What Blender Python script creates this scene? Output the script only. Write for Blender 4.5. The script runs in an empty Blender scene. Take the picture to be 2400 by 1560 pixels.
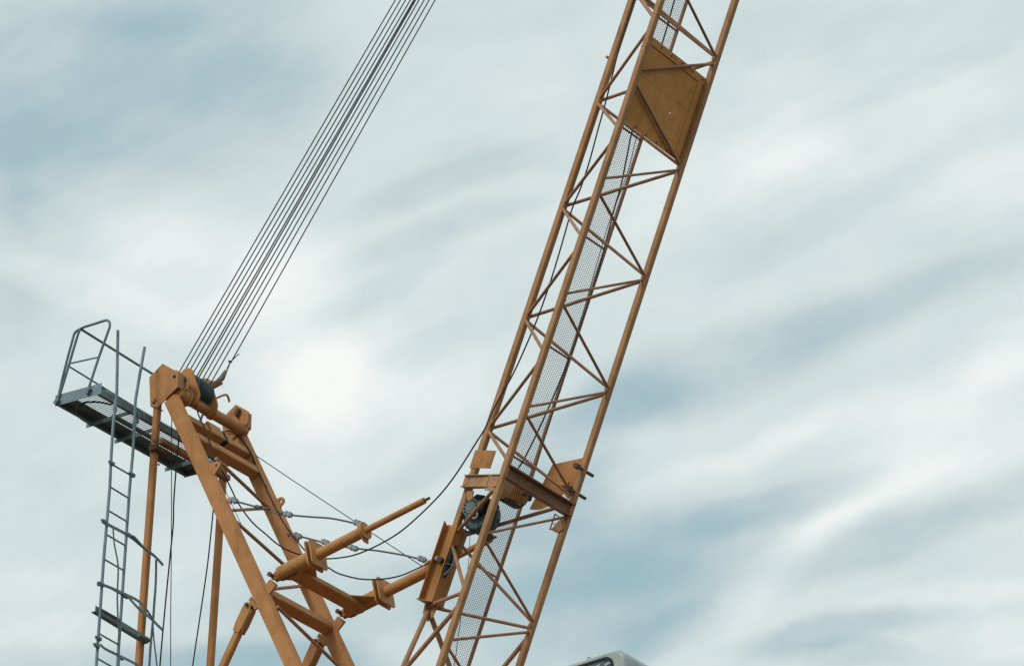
import bpy, math, random
from mathutils import Vector as V, Matrix
random.seed(7)
C = bpy.context.scene
COL = C.collection
rad = math.radians

# ------------------------------------------------------------------ camera
F_PX = 12000.0                      # focal length in pixels of the 2400 px wide photograph
PITCH, HEAD = rad(26.0), rad(55.5)
CAM = V((0, 0, 1.7))
cd = bpy.data.cameras.new('camera')
cam = bpy.data.objects.new('camera', cd)
COL.objects.link(cam)
cam.location = CAM
cam.rotation_euler = (rad(90) + PITCH, 0, 0)
cd.sensor_width = 36
cd.lens = F_PX / 2400 * 36
cd.clip_start = 0.5
cd.clip_end = 5000
C.camera = cam

# ------------------------------------------------------------------ world
FWD = V((0, math.cos(PITCH), math.sin(PITCH)))
UPV = V((0, -math.sin(PITCH), math.cos(PITCH)))
RGT = V((1, 0, 0))
SUN_AZ, SUN_EL = rad(228), rad(40)       # compass bearing from +Y, clockwise
SKY_STRENGTH = 0.1
wd = bpy.data.worlds.new("World")
C.world = wd
wd.use_nodes = True
nt = wd.node_tree
for n in list(nt.nodes):
    nt.nodes.remove(n)


def N(tree, typ, **kw):
    n = tree.nodes.new(typ)
    for k, v in kw.items():
        setattr(n, k, v)
    return n


def math_node(tree, op, a, b=None, clamp=False):
    n = tree.nodes.new('ShaderNodeMath')
    n.operation = op
    n.use_clamp = clamp
    for i, x in enumerate((a, b)):
        if x is None:
            continue
        if isinstance(x, (int, float)):
            n.inputs[i].default_value = x
        else:
            tree.links.new(x, n.inputs[i])
    return n.outputs[0]


def build_world():
    L = nt.links
    tc = N(nt, 'ShaderNodeTexCoord')

    def dot(vec):
        d = N(nt, 'ShaderNodeVectorMath', operation='DOT_PRODUCT')
        L.new(tc.outputs['Generated'], d.inputs[0])
        d.inputs[1].default_value = vec
        return d.outputs['Value']
    s = math_node(nt, 'MULTIPLY', dot(RGT), 12.0)
    t = math_node(nt, 'MULTIPLY', dot(UPV), 12.0)
    q3 = math_node(nt, 'MULTIPLY', dot(FWD), 12.0)
    comb = N(nt, 'ShaderNodeCombineXYZ')
    L.new(s, comb.inputs[0]); L.new(t, comb.inputs[1]); L.new(q3, comb.inputs[2])
    q = comb.outputs[0]
    # gentle warp so that every edge wanders like real cirrus
    wn = N(nt, 'ShaderNodeTexNoise')
    wn.inputs['Scale'].default_value = 1.7
    wn.inputs['Detail'].default_value = 5.0
    L.new(q, wn.inputs['Vector'])
    sub = N(nt, 'ShaderNodeVectorMath', operation='SUBTRACT')
    L.new(wn.outputs['Color'], sub.inputs[0]); sub.inputs[1].default_value = (.5, .5, .5)
    scl = N(nt, 'ShaderNodeVectorMath', operation='SCALE')
    L.new(sub.outputs[0], scl.inputs[0]); scl.inputs['Scale'].default_value = 0.17
    add = N(nt, 'ShaderNodeVectorMath', operation='ADD')
    L.new(q, add.inputs[0]); L.new(scl.outputs[0], add.inputs[1])
    qw = add.outputs[0]

    total = None
    # banks and gaps of the cloud layer: centre, half sizes, bearing of the streak, density change
    banks = [
        # upper left
        (240, 190, 640, 280, 2, -.37), (560, 195, 230, 90, 0, -.07), (200, 300, 280, 70, -10, -.05), (460, 10, 420, 90, 4, -.08),
        (0, 430, 130, 170, 0, -.16), (80, 110, 130, 60, 20, .10), (120, 500, 140, 80, -35, -.13), (20, 720, 120, 140, 0, -.12),
        (250, 690, 300, 60, -25, .12), (330, 560, 300, 90, -5, .10),
        # glow behind the thin cloud
        (640, 710, 240, 150, 50, .24), (755, 890, 230, 160, 38, .42), (755, 885, 120, 90, 38, .30), (760, 860, 420, 300, 30, .06), (500, 640, 360, 170, 0, .10), (900, 1000, 380, 130, 30, .10),
        # between the ropes and the jib
        (1050, 430, 300, 60, 18, -.17), (1020, 560, 280, 50, 15, -.17), (900, 680, 220, 40, 25, -.10), (1180, 250, 260, 70, 15, .06),
        (1200, 30, 260, 90, 10, -.08), (1050, 800, 260, 50, 22, -.08), (1020, 1080, 240, 50, 20, -.10), (960, 1180, 200, 40, 18, .06),
        # right of the jib
        (1700, 430, 340, 110, 28, .17), (2100, 300, 420, 90, 26, .10), (2250, 50, 420, 110, 10, -.10), (1850, 60, 240, 80, 10, -.10),
        (2350, 420, 260, 80, 28, .12), (2150, 180, 260, 40, 20, -.08), (1950, 520, 330, 50, 27, -.10), (2280, 640, 260, 70, 22, -.12),
        (1700, 850, 470, 105, 18, -.25), (2060, 720, 300, 70, 22, -.13), (1440, 960, 270, 70, 20, -.22), (1330, 1090, 190, 60, 15, -.20),
        (1620, 1110, 380, 50, 22, .12), (1850, 1170, 300, 60, 13, -.28),
        (2110, 935, 500, 80, 18, .30), (2200, 1050, 420, 120, 20, .20), (2020, 1180, 260, 60, 32, .10), (2380, 800, 200, 80, 20, .14),
        (1845, 1325, 460, 70, 39, .25), (1660, 1500, 230, 80, 30, .16),
        (1425, 1345, 260, 80, 10, -.12), (1440, 1380, 420, 250, 12, -.36), (1580, 1475, 200, 60, 20, -.12), (1250, 1200, 240, 110, 10, -.20),
        (2060, 1275, 330, 80, 20, -.22), (1960, 1490, 320, 45, 8, -.26), (1980, 1550, 220, 40, 0, -.22), (2220, 1400, 280, 40, 12, .12),
        (2385, 1490, 160, 70, 20, .16), (2350, 1150, 170, 60, 20, -.14),
        # lower left
        (60, 1400, 260, 130, 0, .10), (850, 1400, 420, 120, 5, -.22), (600, 1555, 380, 85, 0, -.46), (150, 1550, 240, 60, 0, -.16),
        (330, 1200, 260, 60, 5, -.06), (1020, 1500, 200, 60, 10, .05),
    ]
    for cx, cy, rx, ry, ang, wgt in banks:
        mp = N(nt, 'ShaderNodeMapping', vector_type='TEXTURE')
        mp.inputs['Location'].default_value = ((cx - 1200) / 1000, (780 - cy) / 1000, 0)
        mp.inputs['Rotation'].default_value = (0, 0, rad(ang))
        mp.inputs['Scale'].default_value = (rx / 1000 * 1.35, ry / 1000 * 1.35, 40)
        L.new(qw, mp.inputs['Vector'])
        g = N(nt, 'ShaderNodeTexGradient', gradient_type='SPHERICAL')
        L.new(mp.outputs[0], g.inputs[0])
        e = math_node(nt, 'SMOOTH_MIN', g.outputs['Fac'], 1.0)
        mr = N(nt, 'ShaderNodeMapRange', interpolation_type='SMOOTHERSTEP')
        L.new(g.outputs['Fac'], mr.inputs['Value'])
        mr.inputs['From Max'].default_value = 1.0 if wgt > .2 else .66
        mr.inputs['To Max'].default_value = wgt * .82
        nt.nodes.remove(e.node)
        total = mr.outputs[0] if total is None else math_node(nt, 'ADD', total, mr.outputs[0])

    # combed streaks, running up to the right
    def streak(scale, stretch, ang, detail, amp, rough=.55, seed=0):
        mp = N(nt, 'ShaderNodeMapping', vector_type='TEXTURE')
        mp.inputs['Location'].default_value = (seed, seed * .7, 0)
        mp.inputs['Rotation'].default_value = (0, 0, rad(ang))
        mp.inputs['Scale'].default_value = (stretch, 1, 1)
        L.new(qw, mp.inputs['Vector'])
        n = N(nt, 'ShaderNodeTexNoise')
        n.inputs['Scale'].default_value = scale
        n.inputs['Detail'].default_value = detail
        n.inputs['Roughness'].default_value = rough
        L.new(mp.outputs[0], n.inputs['Vector'])
        c = math_node(nt, 'SUBTRACT', n.outputs['Fac'], .5)
        return math_node(nt, 'MULTIPLY', c, amp)
    for a in ((3.6, 3.0, 25, 6, .22, .52, 3.1), (9.5, 4.0, 23, 6, .16, .58, 7.7), (1.3, 1.6, 20, 3, .16, .5, 1.3),
              (22, 2.6, 27, 6, .10, .62, 5.2), (5.0, 1.5, 5, 6, .24, .55, 9.4), (13, 1.8, 20, 5, .09, .55, 2.4)):
        total = math_node(nt, 'ADD', total, streak(*a))
    dens = math_node(nt, 'ADD', total, .62)
    ramp = N(nt, 'ShaderNodeValToRGB')
    L.new(dens, ramp.inputs[0])
    cr = ramp.color_ramp
    cr.interpolation = 'B_SPLINE'
    stops = [(0.0, (.27, .48, .55)), (.14, (.34, .525, .58)), (.32, (.445, .565, .60)), (.5, (.575, .68, .695)), (.72, (.715, .795, .79)),
             (.88, (.85, .895, .88)), (1.0, (.94, .955, .935))]
    cr.elements[0].position = 0; cr.elements[0].color = stops[0][1] + (1,)
    cr.elements[1].position = 1; cr.elements[1].color = stops[-1][1] + (1,)
    for p, c in stops[1:-1]:
        e = cr.elements.new(p); e.color = c + (1,)
    sky = N(nt, 'ShaderNodeTexSky', sky_type='NISHITA')
    sky.sun_disc = False
    sky.sun_elevation = SUN_EL
    sky.sun_rotation = SUN_AZ
    sky.air_density = 1.0
    sky.dust_density = 2.0
    cl = N(nt, 'ShaderNodeMix', data_type='RGBA', blend_type='MULTIPLY')
    cl.inputs[0].default_value = 1
    L.new(ramp.outputs[0], cl.inputs[6])
    cl.inputs[7].default_value = (1 / SKY_STRENGTH,) * 3 + (1,)
    cover = N(nt, 'ShaderNodeMapRange')
    L.new(dens, cover.inputs['Value'])
    cover.inputs['From Min'].default_value = -.15
    cover.inputs['From Max'].default_value = .35
    cover.inputs['To Min'].default_value = .72
    cover.inputs['To Max'].default_value = 1.0
    mx = N(nt, 'ShaderNodeMix', data_type='RGBA')
    L.new(cover.outputs[0], mx.inputs[0])
    L.new(sky.outputs[0], mx.inputs[6]); L.new(cl.outputs[2], mx.inputs[7])
    bg = N(nt, 'ShaderNodeBackground')
    bg.inputs[1].default_value = SKY_STRENGTH
    L.new(mx.outputs[2], bg.inputs[0])
    out = N(nt, 'ShaderNodeOutputWorld')
    L.new(bg.outputs[0], out.inputs[0])


build_world()

# ------------------------------------------------------------------ sun behind thin cloud
sd = bpy.data.lights.new('sun', 'SUN')
sd.energy = 1.5
sd.angle = rad(14)
sd.color = (1.0, .955, .88)
sun = bpy.data.objects.new('sun', sd)
COL.objects.link(sun)
sdir = V((math.sin(SUN_AZ) * math.cos(SUN_EL), math.cos(SUN_AZ) * math.cos(SUN_EL), math.sin(SUN_EL)))
sun.rotation_euler = sdir.to_track_quat('Z', 'Y').to_euler()
sun.location = (0, -20, 60)

C.view_settings.view_transform = 'Standard'
C.view_settings.look = 'None'
C.view_settings.exposure = 0.0
C.view_settings.gamma = 1.0
C.view_settings.use_curve_mapping = False

# ------------------------------------------------------------------ crane frame
# u = forward under the jib, w = across the crane (the two side planes are w = -0.9 and w = +0.9), z = height
WX = V((math.cos(HEAD), math.sin(HEAD), 0))
UX = V((math.sin(HEAD), -math.cos(HEAD), 0))
ZX = V((0, 0, 1))


def ray(px, py):
    return RGT * ((px - 1200) / F_PX) + UPV * ((780 - py) / F_PX) + FWD


_p = CAM + ray(1466, 484) * 80
ORG = V((_p.x, _p.y, 0))
YAW = HEAD - rad(90)


def at(px, py, w):                 # the point of the side plane w that the photograph shows at this pixel
    d = ray(px, py)
    p = CAM + d * ((w - (CAM - ORG).dot(WX)) / d.dot(WX)) - ORG
    return V((p.dot(UX), w, p.z))


def atu(px, py, u):
    d = ray(px, py)
    p = CAM + d * ((u - (CAM - ORG).dot(UX)) / d.dot(UX)) - ORG
    return V((u, p.dot(WX), p.z))


def world(p):
    p = V(p)
    return ORG + UX * p.x + WX * p.y + ZX * p.z


# ------------------------------------------------------------------ materials
def paint(name, base, dark, rough=.55, rust=.35, scale=1.0, bump=.15, spec=.18, metallic=0.0, streaks=True):
    m = bpy.data.materials.new(name)
    m.use_nodes = True
    t = m.node_tree
    L = t.links
    b = t.nodes['Principled BSDF']
    tc = N(t, 'ShaderNodeTexCoord')
    co = tc.outputs['Object']

    def noise(sc, det, stretch=None, rgh=.6):
        v = co
        if stretch:
            mp = N(t, 'ShaderNodeMapping')
            mp.inputs['Scale'].default_value = stretch
            L.new(co, mp.inputs[0]); v = mp.outputs[0]
        n = N(t, 'ShaderNodeTexNoise')
        n.inputs['Scale'].default_value = sc
        n.inputs['Detail'].default_value = det
        n.inputs['Roughness'].default_value = rgh
        L.new(v, n.inputs['Vector'])
        return n.outputs['Fac']

    def rampf(f, a, bb):
        r = N(t, 'ShaderNodeMapRange')
        L.new(f, r.inputs[0]); r.inputs[1].default_value = a; r.inputs[2].default_value = bb
        return r.outputs[0]

    def mix(f, a, bb):
        x = N(t, 'ShaderNodeMix', data_type='RGBA')
        L.new(f, x.inputs[0])
        for i, c in ((6, a), (7, bb)):
            if isinstance(c, tuple):
                x.inputs[i].default_value = c + (1,)
            else:
                L.new(c, x.inputs[i])
        return x.outputs[2]
    fade = tuple(min(1, c * 1.24 + .010) for c in base)
    big = rampf(noise(1.6 * scale, 6), .36, .66)
    c = mix(big, base, fade)
    grime = rampf(noise(6 * scale, 8, (1, 1, .45), .7), .5, .78)
    c = mix(math_node(t, 'MULTIPLY', grime, .7), c, dark)
    if streaks:
        st = rampf(noise(9 * scale, 4, (2.2, 2.2, .12)), .56, .74)
        c = mix(math_node(t, 'MULTIPLY', st, .5), c, dark)
    fine = rampf(noise(55, 3), .35, .7)
    c = mix(math_node(t, 'MULTIPLY', fine, .14), c, dark)
    if rust > 0:
        rs = rampf(noise(21 * scale, 6, None, .7), .645, .69)
        c = mix(math_node(t, 'MULTIPLY', rs, rust), c, (.10, .045, .02))
    L.new(c, b.inputs['Base Color'])
    r = N(t, 'ShaderNodeMapRange')
    L.new(grime, r.inputs[0]); r.inputs[3].default_value = rough; r.inputs[4].default_value = min(1, rough + .25)
    L.new(r.outputs[0], b.inputs['Roughness'])
    b.inputs['Specular IOR Level'].default_value = spec
    b.inputs['Metallic'].default_value = metallic
    bp = N(t, 'ShaderNodeBump')
    bp.inputs['Strength'].default_value = bump
    bp.inputs['Distance'].default_value = .01
    L.new(noise(14 * scale, 6), bp.inputs['Height'])
    L.new(bp.outputs[0], b.inputs['Normal'])
    return m


M = {
    'frame': paint('a_frame_paint', (.43, .195, .070), (.22, .11, .05), .6),
    'jib': paint('jib_paint', (.39, .205, .092), (.18, .10, .05), .55, .45),
    'brace': paint('brace_paint', (.32, .17, .095), (.17, .10, .065), .55, .3),
    'ochre': paint('ochre_paint', (.44, .212, .070), (.22, .12, .05), .5, .3),
    'plate': paint('panel_paint', (.56, .255, .068), (.32, .16, .05), .6, .3),
    'pad': paint('fresh_orange_paint', (.44, .195, .055), (.22, .105, .04), .45, .3),
    'galv': paint('galvanised_steel', (.165, .235, .262), (.08, .11, .125), .5, .25, metallic=.15),
    'galvdark': paint('weathered_galvanised_steel', (.155, .215, .225), (.072, .105, .11), .6, .3),
    'joint': paint('weathered_weld', (.27, .145, .08), (.14, .08, .05), .7, .6),
    'mesh': paint('mesh_steel', (.30, .29, .26), (.15, .145, .13), .7, 0),
    'galvlight': paint('bright_zinc', (.27, .31, .325), (.13, .15, .16), .45, .2, metallic=.2),
    'rope': paint('greased_wire_rope', (.045, .05, .048), (.02, .02, .02), .5, 0),
    'sling': paint('sling_wire_rope', (.11, .115, .10), (.04, .04, .035), .5, 0),
    'cable': paint('black_rubber', (.02, .02, .02), (.012, .012, .012), .5, 0),
    'pulley': paint('greasy_green_sheave', (.05, .08, .075), (.018, .03, .028), .3, 0),
    'winch': paint('blue_grey_enamel', (.055, .10, .11), (.022, .034, .038), .4, .3),
    'winchlight': paint('pale_green_enamel', (.15, .18, .165), (.06, .07, .062), .5, .3),
    'rust': paint('rusty_steel', (.115, .075, .048), (.05, .035, .025), .8, 0),
    'white': paint('cab_white_paint', (.42, .475, .47), (.22, .25, .245), .35, .1, streaks=False),
    'rubber': paint('window_rubber', (.018, .028, .030), (.01, .012, .012), .45, 0),
    'canvas': paint('sun_bleached_sleeve', (.36, .34, .27), (.17, .16, .12), .8, 0),
    'concrete': paint('dark_site_ground', (.06, .056, .048), (.035, .033, .03), .9, 0, .15),
    'hole': paint('dark_bore', (.03, .02, .015), (.015, .01, .01), .8, 0),
}


def glass_material():
    m = bpy.data.materials.new('tinted_glass')
    m.use_nodes = True
    b = m.node_tree.nodes['Principled BSDF']
    b.inputs['Base Color'].default_value = (.10, .17, .22, 1)
    b.inputs['Roughness'].default_value = .05
    b.inputs['Specular IOR Level'].default_value = .9
    b.inputs['Transmission Weight'].default_value = .35
    return m


M['glass'] = glass_material()

# ------------------------------------------------------------------ object helpers


def tag(o, label=None, cat=None, group=None, kind=None):
    for k, v in (('label', label), ('category', cat), ('group', group), ('kind', kind)):
        if v:
            o[k] = v
    return o


def thing(name, base, label, cat, group=None):
    o = bpy.data.objects.new(name, None)
    o.empty_display_size = .2
    o.location = world(base)
    o.rotation_euler = (0, 0, YAW)
    o['base'] = tuple(base)
    COL.objects.link(o)
    return tag(o, label, cat, group)


def perp(d, ref):
    t = ref - d * ref.dot(d)
    if t.length < 1e-5:
        t = V((1, 0, 0)) - d * d.x
    return t.normalized()


class MB:
    def __init__(s):
        s.v, s.f, s.sm = [], [], []

    def add(s, verts, faces, smooth=False):
        o = len(s.v)
        s.v += [V(x) for x in verts]
        s.f += [tuple(i + o for i in f) for f in faces]
        s.sm += [smooth] * len(faces)
        return s

    def prof(s, P, Q, poly, ref, shift=(0, 0)):
        """extrude a 2-D profile (side, along ref) from P to Q"""
        P, Q = V(P), V(Q)
        d = (Q - P).normalized()
        t = perp(d, V(ref))
        a = t.cross(d)
        n = len(poly)
        vs = []
        for E in (P, Q):
            vs += [E + a * (x + shift[0]) + t * (y + shift[1]) for x, y in poly]
        fs = [(i, (i + 1) % n, (i + 1) % n + n, i + n) for i in range(n)]
        fs += [tuple(range(n - 1, -1, -1)), tuple(range(n, 2 * n))]
        return s.add(vs, fs)

    def box(s, P, Q, a, b, ref=(0, 0, 1), ch=None, shift=(0, 0)):
        """hollow-section bar: a wide across, b deep along ref, corners chamfered"""
        c = min(a, b) * .12 if ch is None else ch
        x, y = a / 2, b / 2
        if c <= 0:
            poly = [(-x, -y), (x, -y), (x, y), (-x, y)]
        else:
            poly = [(-x + c, -y), (x - c, -y), (x, -y + c), (x, y - c), (x - c, y), (-x + c, y), (-x, y - c), (-x, -y + c)]
        return s.prof(P, Q, poly, ref, shift)

    def ibeam(s, P, Q, wd, dp, ref, tf=.016, tw=.012):
        x, y, k = wd / 2, dp / 2, tw / 2
        poly = [(-x, -y), (x, -y), (x, -y + tf), (k, -y + tf), (k, y - tf), (x, y - tf), (x, y), (-x, y), (-x, y - tf), (-k, y - tf), (-k, -y + tf), (-x, -y + tf)]
        P, Q = V(P), V(Q)
        d = (Q - P).normalized(); t = perp(d, V(ref)); a = t.cross(d)
        n = 12
        vs = []
        for E in (P, Q):
            vs += [E + a * u + t * v for u, v in poly]
        fs = [(i, (i + 1) % n, (i + 1) % n + n, i + n) for i in range(n)]
        for o, r in ((0, -1), (n, 1)):
            for quad in ((0, 1, 2, 11), (3, 4, 9, 10), (5, 6, 7, 8)):
                q = tuple(o + k2 for k2 in quad)
                fs.append(q if r > 0 else q[::-1])
        return s.add(vs, fs)

    def tube(s, pts, r, n=10, caps=True, smooth=True):
        pts = [V(p) for p in pts]
        if not isinstance(r, (list, tuple)):
            r = [r] * len(pts)
        m = len(pts)
        tan = []
        for i in range(m):
            a = pts[max(i - 1, 0)]; b = pts[min(i + 1, m - 1)]
            tan.append((b - a).normalized())
        t = perp(tan[0], V((0, 0, 1)) if abs(tan[0].z) < .9 else V((1, 0, 0)))
        vs = []
        for i in range(m):
            t = perp(tan[i], t)
            a = t.cross(tan[i])
            for k in range(n):
                an = 2 * math.pi * k / n
                vs.append(pts[i] + (a * math.cos(an) + t * math.sin(an)) * r[i])
        fs = []
        for i in range(m - 1):
            for k in range(n):
                k2 = (k + 1) % n
                fs.append((i * n + k, i * n + k2, (i + 1) * n + k2, (i + 1) * n + k))
        s.add(vs, fs, smooth)
        if caps:
            s.add(vs[:n], [tuple(range(n - 1, -1, -1))])
            s.add(vs[-n:], [tuple(range(n))])
        return s

    def slab(s, poly, off):
        """planar polygon given thickness by the vector off"""
        poly = [V(p) for p in poly]
        n = len(poly)
        vs = poly + [p + V(off) for p in poly]
        fs = [(i, (i + 1) % n, (i + 1) % n + n, i + n) for i in range(n)]
        fs += [tuple(range(n - 1, -1, -1)), tuple(range(n, 2 * n))]
        return s.add(vs, fs)

    def ringslab(s, outer, inner, off):
        """plate with a hole; outer and inner have the same number of points"""
        n = len(outer)
        o = [V(p) for p in outer]; i_ = [V(p) for p in inner]; f = V(off)
        vs = o + i_ + [p + f for p in o] + [p + f for p in i_]
        fs = []
        for k in range(n):
            j = (k + 1) % n
            fs += [(k, j, n + j, n + k), (2 * n + k, 3 * n + k, 3 * n + j, 2 * n + j), (k, 2 * n + k, 2 * n + j, j), (n + k, n + j, 3 * n + j, 3 * n + k)]
        return s.add(vs, fs)

    def disc(s, c, axis, r, th, n=20, ref=(0, 0, 1)):
        c = V(c); ax = V(axis).normalized()
        return s.tube([c - ax * th / 2, c + ax * th / 2], r, n)

    def build(s, name, mat, parent=None, base=None, kind=None, label=None):
        b = V(parent['base']) if (parent is not None and 'base' in parent) else V(base or (0, 0, 0))
        me = bpy.data.meshes.new(name)
        me.from_pydata([tuple(p - b) for p in s.v], [], s.f)
        me.polygons.foreach_set('use_smooth', s.sm)
        me.materials.append(M[mat])
        me.update()
        import bmesh
        bm = bmesh.new(); bm.from_mesh(me)
        bmesh.ops.recalc_face_normals(bm, faces=bm.faces)
        bm.to_mesh(me); bm.free()
        o = bpy.data.objects.new(name, me)
        o['base'] = tuple(b)
        COL.objects.link(o)
        if parent is not None:
            o.parent = parent
        elif base is not None:
            o.location = world(b)
            o.rotation_euler = (0, 0, YAW)
        return tag(o, label=label, kind=kind)


def solo(mb, name, mat, base, label, cat, group=None):
    o = mb.build(name, mat, None, base)
    return tag(o, label, cat, group)


def smooth_path(pts, sub=5):
    """Catmull-Rom through the points"""
    pts = [V(p) for p in pts]
    P = [pts[0] * 2 - pts[1]] + pts + [pts[-1] * 2 - pts[-2]]
    out = []
    for i in range(1, len(P) - 2):
        a, b, c, d = P[i - 1:i + 3]
        for k in range(sub):
            t = k / sub
            out.append(.5 * ((2 * b) + (c - a) * t + (2 * a - 5 * b + 4 * c - d) * t * t + (3 * b - a - 3 * c + d) * t ** 3))
    out.append(pts[-1])
    return out


# ------------------------------------------------------------------ ground, far below the frame
def ground():
    me = bpy.data.meshes.new('ground')
    S = 1500
    me.from_pydata([(-S, -S, 0), (S, -S, 0), (S, S, 0), (-S, S, 0)], [], [(0, 1, 2, 3)])
    me.materials.append(M['concrete'])
    o = bpy.data.objects.new('ground', me)
    COL.objects.link(o)
    tag(o, kind='structure')


ground()
DECK = 28.9                          # top of the slewing deck that carries everything


def slewing_tower():
    t = thing('crane_tower', (-4.5, 0, 0), 'orange lattice tower and slewing deck below the picture that carry the whole crane', 'tower')
    mb = MB(); mb.box((-11.2, 0, DECK - .3), (.6, 0, DECK - .3), 4.2, .6, ch=.03); mb.build('slewing_deck', 'frame', t)
    mb = MB(); mb.tube([(-4.5, 0, DECK - 1.5), (-4.5, 0, DECK - .6)], 1.4, 28); mb.build('slewing_ring', 'galvdark', t)
    h = 1.0
    for sx in (-1, 1):
        for sy in (-1, 1):
            mb = MB(); mb.box((-4.5 + sx * h, sy * h, 0), (-4.5 + sx * h, sy * h, DECK - 1.5), .2, .2, (1, 0, 0)); mb.build('tower_leg', 'frame', t)
    k = 0
    nb = 12
    dz = (DECK - 1.5) / nb
    for i in range(nb):
        z0, z1 = i * dz, (i + 1) * dz
        for (ax, ay), (bx, by) in (((-1, -1), (1, -1)), ((1, -1), (1, 1)), ((1, 1), (-1, 1)), ((-1, 1), (-1, -1))):
            mb = MB(); mb.tube([(-4.5 + ax * h, ay * h, z0 + .1), (-4.5 + bx * h, by * h, z1 - .1)], .045, 8); mb.build('tower_brace', 'frame', t)


slewing_tower()

# ================================================================== THE JIB
HW = .9                              # half width of the jib and of the A-frame
CHORD = {
    'A': (0.0, lambda y: 1481.9 - .3340 * y, lambda z: -3.97 + .4060 * (z - 32)),
    'B': (-HW, lambda y: 1548.5 - .3315 * y, lambda z: -2.52 + .4047 * (z - 32)),
    'D': (HW, lambda y: 1723.5 - .3250 * y, lambda z: -2.52 + .3993 * (z - 32)),
}


def onch(ch, z):
    w, _, fu = CHORD[ch]
    return V((fu(z), w, z))


def node(ch, y):
    w, fx, fu = CHORD[ch]
    return onch(ch, at(fx(y), y, w).z)


JN = V((.927, 0, -.375))             # normal of the underside of the jib (forward and down)
JD = V((.375, 0, .927))              # direction of the jib
ZT = 58.6


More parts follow.
